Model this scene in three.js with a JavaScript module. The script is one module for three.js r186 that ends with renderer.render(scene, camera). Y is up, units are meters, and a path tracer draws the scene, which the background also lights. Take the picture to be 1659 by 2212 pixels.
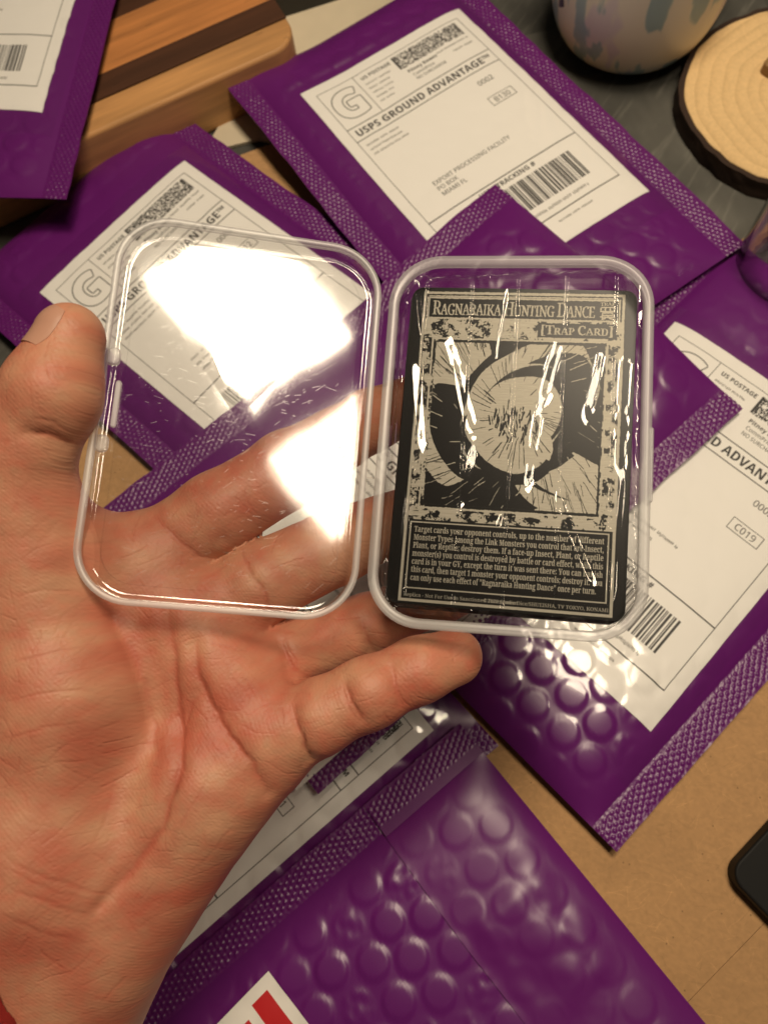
import * as THREE from 'three';
import { mergeGeometries } from 'three/addons/utils/BufferGeometryUtils.js';
import { RectAreaLightUniformsLib } from 'three/addons/lights/RectAreaLightUniformsLib.js';

// ---------------------------------------------------------------- camera, light, exposure (lengths below are millimetres, MM turns them into metres)
const MM = 0.001, V3 = THREE.Vector3;
const scene = new THREE.Scene();
const renderer = new THREE.WebGLRenderer({ antialias: true });
renderer.toneMapping = THREE.LinearToneMapping;
renderer.toneMappingExposure = 1.0;
renderer.shadowMap.enabled = true;
scene.background = new THREE.Color().setRGB(0.030, 0.025, 0.019);   // the dim room round the table

const PITCH = 71.385 * Math.PI / 180, ROLL = -12.667 * Math.PI / 180, EYE = new V3(0, 329.67, 0);
const camF = new V3(0, -Math.sin(PITCH), -Math.cos(PITCH)), r0 = new V3(1, 0, 0), u0 = r0.clone().cross(camF);
const camR = r0.clone().multiplyScalar(Math.cos(ROLL)).addScaledVector(u0, Math.sin(ROLL));
const camU = r0.clone().multiplyScalar(-Math.sin(ROLL)).addScaledVector(u0, Math.cos(ROLL));
const camera = new THREE.PerspectiveCamera(67.28, 767 / 1024, 0.01, 10);
camera.position.copy(EYE).multiplyScalar(MM);
camera.quaternion.setFromRotationMatrix(new THREE.Matrix4().makeBasis(camR, camU, camF.clone().negate()));
camera.focus = 0.215;
camera.userData.fStop = 17;

const LAMP_COLOR = new THREE.Color().setRGB(1, 0.83, 0.61), LAMP_POWER = 50, SECOND_POWER = 26;
RectAreaLightUniformsLib.init();

// ---------------------------------------------------------------- helpers
const FPX = 1662.4, CU = 829.5, CV = 1106;              // focal length and centre in the pixels that the notes below use
const rayDir = (u, v) => camF.clone().addScaledVector(camR, (u - CU) / FPX).addScaledVector(camU, -(v - CV) / FPX);
const atDepth = (u, v, d) => EYE.clone().addScaledVector(rayDir(u, v), d);
const onPlane = (u, v, y) => { const r = rayDir(u, v); return EYE.clone().addScaledVector(r, (y - EYE.y) / r.y); };
const camToWorld = (x, y, z) => EYE.clone().addScaledVector(camR, x).addScaledVector(camU, -y).addScaledVector(camF, z);

function rng(seed) { let a = seed >>> 0; return () => { a = (a + 0x6D2B79F5) | 0; let t = Math.imul(a ^ (a >>> 15), 1 | a); t = (t + Math.imul(t ^ (t >>> 7), 61 | t)) ^ t; return ((t ^ (t >>> 14)) >>> 0) / 4294967296; }; }
const hash3 = (x, y, z) => { let h = Math.imul(x, 374761393) ^ Math.imul(y, 668265263) ^ Math.imul(z, 2147483647 ^ 974634777); h = Math.imul(h ^ (h >>> 13), 1274126177); return ((h ^ (h >>> 16)) >>> 0) / 4294967296; };
const sm = (t) => t * t * (3 - 2 * t), mix = (a, b, t) => a + (b - a) * t, clamp = (x, a = 0, b = 1) => Math.min(b, Math.max(a, x));
const smooth = (a, b, x) => sm(clamp((x - a) / (b - a)));
function noise(x, y, z = 0) {
  const i = Math.floor(x), j = Math.floor(y), k = Math.floor(z), a = sm(x - i), b = sm(y - j), c = sm(z - k);
  const l = (dk) => mix(mix(hash3(i, j, k + dk), hash3(i + 1, j, k + dk), a), mix(hash3(i, j + 1, k + dk), hash3(i + 1, j + 1, k + dk), a), b);
  return mix(l(0), l(1), c) * 2 - 1;
}
const fbm = (x, y, z = 0, n = 4) => { let s = 0, a = 0.5; for (let i = 0; i < n; i++) { s += a * noise(x, y, z + i * 7.3); x *= 2.03; y *= 2.03; z *= 2.03; a *= 0.5; } return s; };
const lin = (r, g, b) => new THREE.Color().setRGB(r, g, b);

const taken = {};
const numbered = (n) => { const k = taken[n] = (taken[n] ?? -1) + 1; return k ? n + '_' + String(k).padStart(3, '0') : n; };
function tag(o, label, category, group) { o.userData.label = label; o.userData.category = category; if (group) o.userData.group = group; return o; }
function thing(name, label, category, group) { const o = new THREE.Group(); o.name = numbered(name); scene.add(o); return tag(o, label, category, group); }
function add(name, geo, material, parent = scene) {     // geo in millimetres
  geo.scale(MM, MM, MM);
  const m = new THREE.Mesh(geo, material); m.name = parent === scene ? numbered(name) : name;
  m.castShadow = m.receiveShadow = true; parent.add(m); return m;
}
function canvas(w, h) { const c = document.createElement('canvas'); c.width = w; c.height = h; return [c, c.getContext('2d')]; }
function canvasMap(c, srgb = true) { const t = new THREE.CanvasTexture(c); if (srgb) t.colorSpace = THREE.SRGBColorSpace; t.magFilter = THREE.LinearFilter; return t; }
function dataMap(w, h, f, srgb = false, repeat = true) {   // f(x, y) -> [r, g, b] 0..1, sRGB values when srgb
  const a = new Uint8Array(w * h * 4);
  for (let y = 0, i = 0; y < h; y++) for (let x = 0; x < w; x++, i += 4) { const c = f(x, y); a[i] = clamp(c[0]) * 255; a[i + 1] = clamp(c[1]) * 255; a[i + 2] = clamp(c[2]) * 255; a[i + 3] = 255; }
  const t = new THREE.DataTexture(a, w, h); t.magFilter = THREE.LinearFilter; t.minFilter = THREE.LinearMipmapLinearFilter;
  if (repeat) t.wrapS = t.wrapT = THREE.RepeatWrapping; if (srgb) t.colorSpace = THREE.SRGBColorSpace; t.needsUpdate = true; return t;
}
const tile = (n, x, y, s) => { const a = noise(x, y, s), w = n; const fx = sm(x / w % 1), fy = sm(y / w % 1); return mix(mix(a, noise(x - w, y, s), fx), mix(noise(x, y - w, s), noise(x - w, y - w, s), fx), fy); };

// a closed slab over a grid: top(s, t) and bottom(s, t) give [x, y, z]
function slab(nx, nz, top, bottom, uv) {
  const pos = [], tex = [], idx = [], n = (nx + 1) * (nz + 1);
  for (const f of [top, bottom]) for (let j = 0; j <= nz; j++) for (let i = 0; i <= nx; i++) { pos.push(...f(i / nx, j / nz)); tex.push(...(uv ? uv(i / nx, j / nz) : [i / nx, 1 - j / nz])); }
  const q = (a, b, c, d) => idx.push(a, b, c, a, c, d);
  for (let j = 0; j < nz; j++) for (let i = 0; i < nx; i++) { const a = j * (nx + 1) + i; q(a, a + nx + 1, a + nx + 2, a + 1); q(n + a, n + a + 1, n + a + nx + 2, n + a + nx + 1); }
  let m = pos.length / 3;
  const wall = (list) => { for (let k = 0; k < list.length - 1; k++) { const [a, b] = [list[k], list[k + 1]]; for (const p of [a, b, b + n, a + n]) { pos.push(pos[p * 3], pos[p * 3 + 1], pos[p * 3 + 2]); tex.push(tex[p * 2], tex[p * 2 + 1]); } q(m, m + 1, m + 2, m + 3); m += 4; } };
  const at = (i, j) => j * (nx + 1) + i, range = (k) => Array.from({ length: k + 1 }, (_, i) => i);
  wall(range(nx).map((i) => at(nx - i, 0))); wall(range(nx).map((i) => at(i, nz))); wall(range(nz).map((j) => at(0, j))); wall(range(nz).map((j) => at(nx, nz - j)));
  const g = new THREE.BufferGeometry(); g.setAttribute('position', new THREE.Float32BufferAttribute(pos, 3)); g.setAttribute('uv', new THREE.Float32BufferAttribute(tex, 2)); g.setIndex(idx); g.computeVertexNormals(); return g;
}
// one sheet over a grid
function sheet(nx, nz, f, uv) {
  const pos = [], tex = [], idx = [];
  for (let j = 0; j <= nz; j++) for (let i = 0; i <= nx; i++) { pos.push(...f(i / nx, j / nz)); tex.push(...(uv ? uv(i / nx, j / nz) : [i / nx, 1 - j / nz])); }
  for (let j = 0; j < nz; j++) for (let i = 0; i < nx; i++) { const a = j * (nx + 1) + i; idx.push(a, a + nx + 1, a + nx + 2, a, a + nx + 2, a + 1); }
  const g = new THREE.BufferGeometry(); g.setAttribute('position', new THREE.Float32BufferAttribute(pos, 3)); g.setAttribute('uv', new THREE.Float32BufferAttribute(tex, 2)); g.setIndex(idx); g.computeVertexNormals(); return g;
}
function roundRect(w, h, r, n = 10) {   // points round a rectangle centred on 0, with outward normals
  const out = [];
  [[1, 1, 0], [-1, 1, 1], [-1, -1, 2], [1, -1, 3]].forEach(([sx, sy, k]) => { for (let i = 0; i <= n; i++) { const a = (k + i / n) * Math.PI / 2; out.push([sx * (w / 2 - r) + r * Math.cos(a), sy * (h / 2 - r) + r * Math.sin(a), Math.cos(a), Math.sin(a)]); } });
  return out;
}
// a profile [offset outwards, z] swept round a rounded rectangle; closed profile = solid ring
function softRing(w, h, r, profile, K = 40, closed = true, n = 12) {   // the same with a rounded profile and smooth normals
  const pts = new THREE.CatmullRomCurve3(profile.map(([a, z]) => new V3(a, z, 0)), closed, 'catmullrom', 0.35).getPoints(K), path = roundRect(w, h, r, n), pos = [], idx = [], m = path.length, N = closed ? K : K + 1;
  for (const [x, y, nx, ny] of path) for (let k = 0; k < N; k++) pos.push(x + nx * pts[k].x, y + ny * pts[k].x, pts[k].y);
  for (let i = 0; i < m; i++) for (let k = 0; k < (closed ? N : N - 1); k++) { const a = i * N + k, b = i * N + (k + 1) % N, c = ((i + 1) % m) * N + k, d = ((i + 1) % m) * N + (k + 1) % N; idx.push(a, c, b, b, c, d); }
  const g = new THREE.BufferGeometry(); g.setAttribute('position', new THREE.Float32BufferAttribute(pos, 3)); g.setAttribute('uv', new THREE.Float32BufferAttribute(new Float32Array(pos.length / 3 * 2), 2)); g.setIndex(idx); g.computeVertexNormals(); return g;
}
function ring(w, h, r, profile, closed = true, n = 10) {
  const path = roundRect(w, h, r, n), P = profile.length, pos = [], idx = [];
  const K = closed ? P : P - 1;
  for (let k = 0; k < K; k++) { const a = profile[k], b = profile[(k + 1) % P]; const o = pos.length / 3;
    for (const [x, y, nx, ny] of [...path, path[0]]) for (const q of [a, b]) pos.push(x + nx * q[0], y + ny * q[0], q[1]);
    for (let i = 0; i < path.length; i++) { const c = o + i * 2; idx.push(c, c + 2, c + 1, c + 1, c + 2, c + 3); } }
  const g = new THREE.BufferGeometry(); g.setAttribute('position', new THREE.Float32BufferAttribute(pos, 3)); g.setAttribute('uv', new THREE.Float32BufferAttribute(new Float32Array(pos.length / 3 * 2), 2)); g.setIndex(idx); g.computeVertexNormals(); return g;
}
function shapeOf(points) { const s = new THREE.Shape(); points.forEach(([x, y], i) => i ? s.lineTo(x, y) : s.moveTo(x, y)); return s; }
function plate(points, depth, bevel = 0.2, seg = 2) {
  return new THREE.ExtrudeGeometry(shapeOf(points), { depth: depth - 2 * bevel, bevelEnabled: bevel > 0, bevelThickness: bevel, bevelSize: bevel, bevelOffset: -bevel, bevelSegments: seg }).translate(0, 0, bevel);
}

// ---------------------------------------------------------------- lamps: two square light panels over the table
for (const [cx, cz, w, h, power, label] of [[167, -271, 176, 198, LAMP_POWER, 'larger square light panel hanging over the cutting board side'], [259, -65, 152, 142, SECOND_POWER, 'smaller square light panel hanging beside the larger one']]) {
  const t = thing('light_panel', label, 'lamp', 'light panels over the table');
  t.position.set(cx * MM, 0.9, cz * MM); t.rotation.y = 28.3 * Math.PI / 180;
  const frame = ring(w + 8, h + 8, 6, [[0, -4], [0, 26], [-8, 26], [-8, -4]]); frame.rotateX(-Math.PI / 2);
  add('housing', frame, new THREE.MeshStandardMaterial({ color: lin(0.5, 0.5, 0.48), roughness: 0.5 }), t);
  add('back_plate', new THREE.BoxGeometry(w, 3, h).translate(0, 23, 0), new THREE.MeshStandardMaterial({ color: lin(0.5, 0.5, 0.48), roughness: 0.6 }), t);
  add('diffuser', new THREE.BoxGeometry(w, 2, h).translate(0, 0, 0), new THREE.MeshStandardMaterial({ color: lin(0.8, 0.8, 0.8), emissive: LAMP_COLOR, emissiveIntensity: 3, roughness: 0.6 }), t);
  const l = new THREE.RectAreaLight(LAMP_COLOR, power, w * MM, h * MM); l.name = 'panel_light';
  l.position.set(0, -0.004, 0); l.rotation.x = -Math.PI / 2; t.add(l);
}

// ---------------------------------------------------------------- table, cardboard sheet, paper
const greyMap = dataMap(1024, 1024, (x, y) => {
  const a = fbm(x / 90, y / 90, 1, 5), b = fbm(x / 14, y / 40, 5, 3), d = fbm((x + y) / 60, (x - y) / 6, 9, 3);
  const v = 0.30 + a * 0.13 + b * 0.05 + Math.max(0, d - 0.18) * 0.22; return [v * 1.0, v * 0.985, v * 0.92];
}, true);
greyMap.repeat.set(3, 3);
const table = add('table', new THREE.BoxGeometry(1600, 30, 1600).translate(0, -15, -100), new THREE.MeshStandardMaterial({ map: greyMap, roughness: 0.55, bumpMap: greyMap, bumpScale: 0.0004 }));
table.userData.kind = 'structure'; table.userData.label = 'mottled grey stone table top';

const kraftMap = (() => { const N = 1024, buf = new Float32Array(N * N), R = rng(44);   // short fibres lying every way
  for (let k = 0; k < 5200; k++) { let x = R() * N, y = R() * N, a = (R() - 0.5) * 1.6 + (R() < 0.3 ? 1.5 : 0), l = 6 + R() * 26, v = (R() - 0.45) * 0.16; for (let i = 0; i < l; i++) { buf[((Math.floor(y) & 1023) << 10) + (Math.floor(x) & 1023)] += v; x += Math.cos(a); y += Math.sin(a); a += (R() - 0.5) * 0.2; } }
  return dataMap(N, N, (x, y) => { const p = x * 0.83 + y * 0.55, q = y * 0.83 - x * 0.55; let v = 1 + fbm(p / 170, q / 170, 2, 4) * 0.12 + fbm(p / 5.3, q / 4.1, 4, 3) * 0.07 + buf[(y << 10) + x]; const s = hash3(x >> 1, y >> 1, 3); if (s > 0.9993) v *= 0.7; return [0.70 * v, 0.545 * v, 0.375 * v]; }, true); })();
const kraftBump = dataMap(512, 512, (x, y) => { const v = 0.5 + fbm(x / 4, y / 4, 3, 3) * 0.5; return [v, v, v]; });
const kraftMat = new THREE.MeshStandardMaterial({ map: kraftMap, roughness: 0.85, bumpMap: kraftBump, bumpScale: 0.00015 });
const polySheet = (pts, y0, y1, scale = 1 / 260) => {   // world outline [x, z]
  const g = new THREE.ExtrudeGeometry(shapeOf(pts.map(([x, z]) => [x, -z])), { depth: y1 - y0, bevelEnabled: false }).rotateX(-Math.PI / 2).translate(0, y0, 0);
  const p = g.attributes.position, uv = g.attributes.uv; for (let i = 0; i < p.count; i++) uv.setXY(i, p.getX(i) * scale, p.getZ(i) * scale); return g;
};
const pxz = (u, v, y) => { const p = onPlane(u, v, y); return [p.x, p.z]; };
{
  const a = pxz(520, 335, 3), b = pxz(1330, -20, 3), c = pxz(1640, 530, 3);
  const o = thing('cardboard_sheet', 'large sheet of brown kraft cardboard lying under the purple mailers', 'cardboard');
  const P = pxz(1659, 1985, 3), Q = pxz(1480, 2170, 3), k = (Q[1] - P[1]) / (Q[0] - P[0]), e1 = [330, P[1] + k * (330 - P[0])], e2 = [P[0] + (330 - P[1]) / k, 330];   // the score line across its corner
  const g = 0.12;
  add('panel', polySheet([a, [a[0] + 0.62 * (c[0] - a[0]) + 20, a[1] - 30], [c[0] - 6, c[1] + 4], [c[0] + 60, c[1] + 190], [e1[0], e1[1] - g], [e2[0] - g, e2[1]], [-330, 330], [-330, -80], [-230, -150]], 0.3, 3), kraftMat, o);
  add('panel', polySheet([[e1[0], e1[1] + g], [330, 330], [e2[0] + g, e2[1]]], 0.3, 3), kraftMat, o);
}

// ---------------------------------------------------------------- labels
function barcode(g, x, y, w, h, seed, unit = 1.4) { const R = rng(seed); g.fillStyle = '#242222'; for (let k = x; k < x + w;) { const b = (1 + Math.floor(R() * 3)) * unit; g.fillRect(k, y, Math.min(b, x + w - k), h); k += b + (1 + Math.floor(R() * 3)) * unit; } }
function noiseStrip(g, x, y, w, h, seed) { const R = rng(seed); g.fillStyle = '#2a2828'; for (let j = 0; j < h; j += 4) for (let i = 0; i < w; i += 3) if (R() < 0.5) g.fillRect(x + i, y + j, 3.2, 4.2); g.fillRect(x, y, 8, h); g.fillRect(x + 12, y, 3, h); g.fillRect(x + w - 9, y, 3, h); g.fillRect(x + w - 3, y, 3, h); }
function smudge(g, x, y, w, seed, size = 13) {   // a line of print too small to read
  const R = rng(seed); g.fillStyle = '#2e2b29'; for (let k = 0; k < w;) { const n = 18 + R() * 46; for (let i = 0; i < n && k + i < w; i += 5.2) { g.fillRect(x + k + i, y - size * (0.5 + R() * 0.2), 1.6, size * 0.55); if (R() < 0.6) g.fillRect(x + k + i, y - size * (0.1 + R() * 0.4), 4, 1.5); } k += n + 8; }
}
function labelMap(seed, box, o = {}) {
  const S = 7, [c, g] = canvas(Math.round(101.6 * S), Math.round(152.4 * S)), R = rng(seed * 77 + 5);
  g.fillStyle = '#f6f4f0'; g.fillRect(0, 0, c.width, c.height);
  g.strokeStyle = '#1e1c1b'; g.fillStyle = '#171615'; g.lineWidth = 2;
  const line = (x0, y0, x1, y1, w = 2) => { g.lineWidth = w; g.beginPath(); g.moveTo(x0 * S, y0 * S); g.lineTo(x1 * S, y1 * S); g.stroke(); };
  const text = (s, x, y, mm, bold, align = 'left') => { g.font = (bold ? 'bold ' : '') + mm * S * 1.36 + 'px sans-serif'; g.textAlign = align; g.fillStyle = '#171615'; g.fillText(s, x * S, y * S); };
  g.strokeRect(6 * S, 6 * S, 89.6 * S, 131 * S);
  line(28, 6, 28, 34); line(6, 34, 95.6, 34, 3); line(6, 43, 95.6, 43, 3); line(6, 104, 95.6, 104, 4); line(6, 137, 95.6, 137, 4);
  g.font = 'bold ' + 25 * S + 'px sans-serif'; g.textAlign = 'center'; g.lineJoin = 'round';
  g.strokeStyle = '#171615'; g.lineWidth = 3.4 * S * 0.62; g.strokeText('G', 17 * S, 28.6 * S); g.strokeStyle = '#f6f4f0'; g.lineWidth = 1.1 * S; g.strokeText('G', 17 * S, 28.6 * S); g.fillStyle = '#f6f4f0'; g.fillText('G', 17 * S, 28.6 * S);
  g.strokeStyle = '#1e1c1b';
  text('US POSTAGE', 31, 11, 2.3, true); for (let k = 0; k < 5; k++) smudge(g, 31 * S, (15 + k * 3.4) * S, (15 - k * 1.6) * S, seed * 31 + k);
  noiseStrip(g, 51 * S, 8 * S, 41 * S, 9.5 * S, seed * 13 + 1);
  text('Pitney Bowes', 53, 22, 2.1, true); text('CommPrice', 54, 25.4, 1.9); text('NO SURCHARGE', 54, 28.6, 1.9); smudge(g, 72 * S, 21 * S, 20 * S, seed + 8); smudge(g, 80 * S, 25 * S, 12 * S, seed + 9);
  text('USPS GROUND ADVANTAGE™', 50.8, 40.7, 4.5, true, 'center');
  for (let k = 0; k < 3; k++) if (!o.name) smudge(g, 9 * S, (48 + k * 3.3) * S, (24 - R() * 6) * S, seed * 5 + k, 14);
  if (o.name) o.name.forEach((s, k) => text(s, o.nameX, 49 + k * 3.6, 2.3));
  text('0002', 76, 52, 3.2); g.lineWidth = 2; g.strokeRect(74 * S, 61 * S, 14.5 * S, 5.6 * S); text(box, 81.2, 65.4, 3.2, false, 'center');
  if (o.to) o.to.forEach((s, k) => text(s, 21, 88 + k * 3.9, 2.5)); else for (let k = 0; k < 3; k++) smudge(g, 21 * S, (88 + k * 3.9) * S, (44 - k * 10) * S, seed * 9 + k, 16);
  text('USPS TRACKING #', 50.8, 108.4, 2.9, true, 'center');
  barcode(g, 17 * S, 111 * S, 68 * S, 17 * S, seed * 3 + 2, 2.3);
  text(o.number ?? '9400 1000', o.number ? 50.8 : 26, 133.4, 3.0, true, o.number ? 'center' : 'left'); if (!o.number) smudge(g, 46 * S, 133.4 * S, 34 * S, seed + 3, 20);
  smudge(g, 55 * S, 142 * S, 20 * S, seed + 4); if (o.foot) text(o.foot, 12, 142, 2.2);
  const t = canvasMap(c); return t;
}
const paperMat = (map) => new THREE.MeshStandardMaterial({ map, color: lin(0.97, 0.97, 0.97), roughness: 0.55 });

// ---------------------------------------------------------------- purple bubble mailers
const filmMat = new THREE.MeshPhysicalMaterial({ color: lin(0.128, 0.011, 0.152), roughness: 0.34, ior: 1.5 });
const seamMat = new THREE.MeshPhysicalMaterial({ color: lin(0.122, 0.010, 0.142), roughness: 0.36 });
const flapMat = new THREE.MeshPhysicalMaterial({ color: lin(0.132, 0.011, 0.152), roughness: 0.36 });
const pouchMat = new THREE.MeshPhysicalMaterial({ color: 0xffffff, transmission: 1, thickness: 0, roughness: 0.09, ior: 1.45 });
function bubbleField(s, t, pitch, R, seed, crush) {   // relief of the bubbles under the film, 0..1
  const hy = pitch * 0.866, j0 = Math.round(t / hy); let best = 0;
  for (let j = j0 - 1; j <= j0 + 1; j++) { const off = (j & 1) * 0.5, i0 = Math.round(s / pitch - off);
    for (let i = i0 - 1; i <= i0 + 1; i++) { const rx = (hash3(i, j, seed) - 0.5) * 1.1, ry = (hash3(i, j, seed + 3) - 0.5) * 1.1, a = 0.55 + 0.45 * hash3(i, j, seed + 5);
      const dx = s - (i + off) * pitch - rx, dy = t - j * hy - ry, q = Math.hypot(dx, dy) / R; if (q >= 1.0) continue;
      let v = (1 - smooth(0.8, 1.0, q)) * (0.7 + 0.3 * (1 - q * q)); v *= a;
      if (crush > 0 && hash3(i, j, seed + 9) < crush) v *= 0.5 + 0.5 * noise(dx * 0.45 + i, dy * 0.45 + j, seed);   // a bubble that has lost its air
      best = Math.max(best, v); } }
  return best;
}
const SEAM = 12;
function mailer(o) {
  const { x, z, th, w, h, y, up = 5.5, down = 3.5, seed, relief = 0.7, crush = 0.2, crumple = 0.5 } = o;
  const t = thing('bubble_mailer', o.label, 'mailer', 'purple bubble mailers spread on the table');
  const U = [Math.cos(th), Math.sin(th)], W = [-Math.sin(th), Math.cos(th)];
  const cx = x + U[0] * w / 2 + W[0] * h / 2, cz = z + U[1] * w / 2 + W[1] * h / 2;
  t.position.set(cx * MM, 0, cz * MM); t.rotation.y = -th;
  const lift = o.lift ?? (() => 0);
  const pillow = (s, q) => { const ds = Math.max(0, Math.min(s - SEAM, w - SEAM - s)), dt = Math.max(0, Math.min(q, h - q)); return (1 - Math.exp(-ds / 9)) * (1 - Math.exp(-dt / 8)); };
  const H = (s, q, k = 1) => { const p = pillow(s, q), flat = o.flat ? o.flat(s, q) : 0;
    const rel = k * relief * (1 - 0.8 * flat) * bubbleField(s, q, 14.6, 6.5, seed, crush) * smooth(0.25, 0.8, p);
    const ruck = Math.abs(fbm(s / 26, q / 26, seed * 1.7, 3)) * crumple * 2.0 * p + fbm(s / 60, q / 70, seed + 4, 2) * 1.6 * p;
    return y + lift(s, q) + up * p + rel + ruck * (1 - 0.6 * flat); };
  const T = (s, q, yy) => [s - w / 2, yy, q - h / 2];
  const nx = Math.round((w - 2 * SEAM) / (o.cell ?? 1.1)), nz = Math.round(h / (o.cell ?? 1.1)), jag = (q) => 0;
  add('body', slab(nx, nz, (a, b) => T(SEAM + a * (w - 2 * SEAM), b * h, H(SEAM + a * (w - 2 * SEAM), b * h)), (a, b) => T(SEAM + a * (w - 2 * SEAM), b * h, y + lift(SEAM + a * (w - 2 * SEAM), b * h) - 0.3 - down * pillow(SEAM + a * (w - 2 * SEAM), b * h))), filmMat, t);
  for (const side of [0, 1]) {
    const s0 = side ? w - SEAM - 0.2 : 0, wave = (q) => fbm(q / 22, side * 9 + seed, 3, 2) * 1.3;
    const f = (a, b) => { const s = s0 + a * (SEAM + 0.2), q = b * h, k = Math.round(q / 2.05), c = (s - s0 - 0.7) / 2.4 - (k & 1) * 0.5, d = Math.hypot((c - Math.round(c)) * 2.4, q - k * 2.05);
      const inside = s - s0 > 1.2 && s - s0 < SEAM - 1.0 ? 1 : 0;
      return T(s + (side ? a : a - 1) * fbm(q / 9, seed + side, 1, 2) * 0.5, q, y + lift(s, q) + wave(q) * (side ? a : 1 - a) + 0.1 + inside * 0.42 * (1 - smooth(0.25, 0.95, d)) + 0.12 * noise(s * 1.3, q * 1.3, seed)); };
    const g = (a, b) => { const s = s0 + a * (SEAM + 0.2), q = b * h; return T(s + (side ? a : a - 1) * fbm(q / 9, seed + side, 1, 2) * 0.5, q, y + lift(s, q) + wave(q) * (side ? a : 1 - a) - 0.35); };
    add('seam', slab(28, Math.round(h / 0.52), f, g), seamMat, t);
  }
  // a world position on this mailer: its own coordinates
  const own = (px, pz) => [(px - x) * U[0] + (pz - z) * U[1], (px - x) * W[0] + (pz - z) * W[1]];
  if (o.shipping) { const { x: lx, z: lz, th: lt, map } = o.shipping, [s1, q1] = own(lx, lz), dt = lt - th, c = Math.cos(dt), n = Math.sin(dt);
    const at = (a, b, e, ww = 101.6, hh = 152.4, s2 = s1, q2 = q1, kk = 1) => { const s = s2 + a * ww * c - b * hh * n, q = q2 + a * ww * n + b * hh * c; return T(s, q, H(s, q, kk) + e); };
    const lab = add('shipping_label', slab(64, 96, (a, b) => at(a, b, 0.45), (a, b) => at(a, b, 0.2)), paperMat(map), t); lab.userData.label = 'white printed shipping label';
    const m = o.pouch ?? [8, 8, 8, 14];
    const po = add('clear_pouch', sheet(110, 160, (a, b) => { const s = s1 - m[0] * c + m[1] * n, q = q1 - m[0] * n - m[1] * c; return at(a, b, 0.8 + 0.75 * relief + 0.10 * fbm(a * 9, b * 13, seed, 2), 101.6 + m[0] + m[2], 152.4 + m[1] + m[3], s, q, 0.25); }), pouchMat, t); po.userData.label = 'clear film pouch over the shipping label'; }
  if (o.extra) o.extra({ t, H, T, own });
  return t;
}
const near = (s, q, s0, s1, q0, q1, f = 4) => smooth(s0 - f, s0, s) * (1 - smooth(s1, s1 + f, s)) * smooth(q0 - f, q0, q) * (1 - smooth(q1, q1 + f, q));

mailer({ x: -194, z: -567, th: 0.29, w: 155, h: 245, y: 38, seed: 3, relief: 0.75, crumple: 0.8, label: 'purple bubble mailer lying on the striped cutting board', shipping: { x: -172.3, z: -517.4, th: 0.311, map: labelMap(3, 'R012') }, flat: (s, q) => near(s, q, 28, 130, 45, 198), up: 4 });
mailer({ x: -188, z: -274, th: -0.636, w: 151, h: 245, y: 10, seed: 12, relief: 0.65, crumple: 0.8, label: 'purple bubble mailer half under the open clear lid and the thumb', shipping: { x: -142, z: -257, th: -0.648, map: labelMap(2, 'C012') }, flat: (s, q) => near(s, q, 30, 132, 20, 172) });
mailer({ x: -32, z: -354, th: -0.395, w: 147, h: 232, y: 15, seed: 23, relief: 0.65, crumple: 0.8, label: 'purple bubble mailer with address label fully in view behind the card case', lift: (s, q) => 7 * smooth(60, 0, s) * smooth(130, 0, q), shipping: { x: 5.2, z: -335, th: -0.402, map: labelMap(1, 'B130', { to: ['EXPORT PROCESSING FACILITY', 'PO BOX', 'MIAMI FL'] }) }, flat: (s, q) => near(s, q, 24, 126, 28, 182) });
mailer({ x: 186.2, z: -210, th: 1.006, w: 145.5, h: 245, y: 10, seed: 41, relief: 0.95, crush: 0.35, crumple: 0.35, up: 6.5, label: 'purple bubble mailer on bare cardboard with its label marked C019', shipping: { x: 149, z: -165.4, th: 0.964, map: labelMap(4, 'C019', { name: ['KO', 'OR', '068'], nameX: 26, foot: 'ary.' }) }, pouch: [16, 8, 6, 22], flat: (s, q) => near(s, q, 16, 118, 20, 176) });
mailer({ x: -52.5, z: -137.4, th: 1.054, w: 155, h: 245, y: 5, seed: 52, relief: 0.9, crumple: 0.3, up: 4, down: 2, label: 'purple bubble mailer at the bottom of the pile, lying under two others', shipping: { x: -46.9, z: -103.5, th: 1.088, map: labelMap(6, 'C021') }, flat: (s, q) => near(s, q, 20, 122, 32, 190) });
mailer({ x: 85.1, z: -248, th: 1.065, w: 153, h: 237, y: 19, seed: 63, relief: 0.65, crumple: 0.8, up: 4, lift: (s, q) => 9.5 * smooth(110, 10, q) * smooth(150, 60, s) + 2 * smooth(110, 10, q), label: 'purple bubble mailer on top of the pile directly under the hand and card case', shipping: { x: 28, z: -165, th: 1.065, map: labelMap(5, 'C018') }, pouch: [6, 4, 6, 8], flat: (s, q) => near(s, q, 22, 124, 70, 220) });


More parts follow.
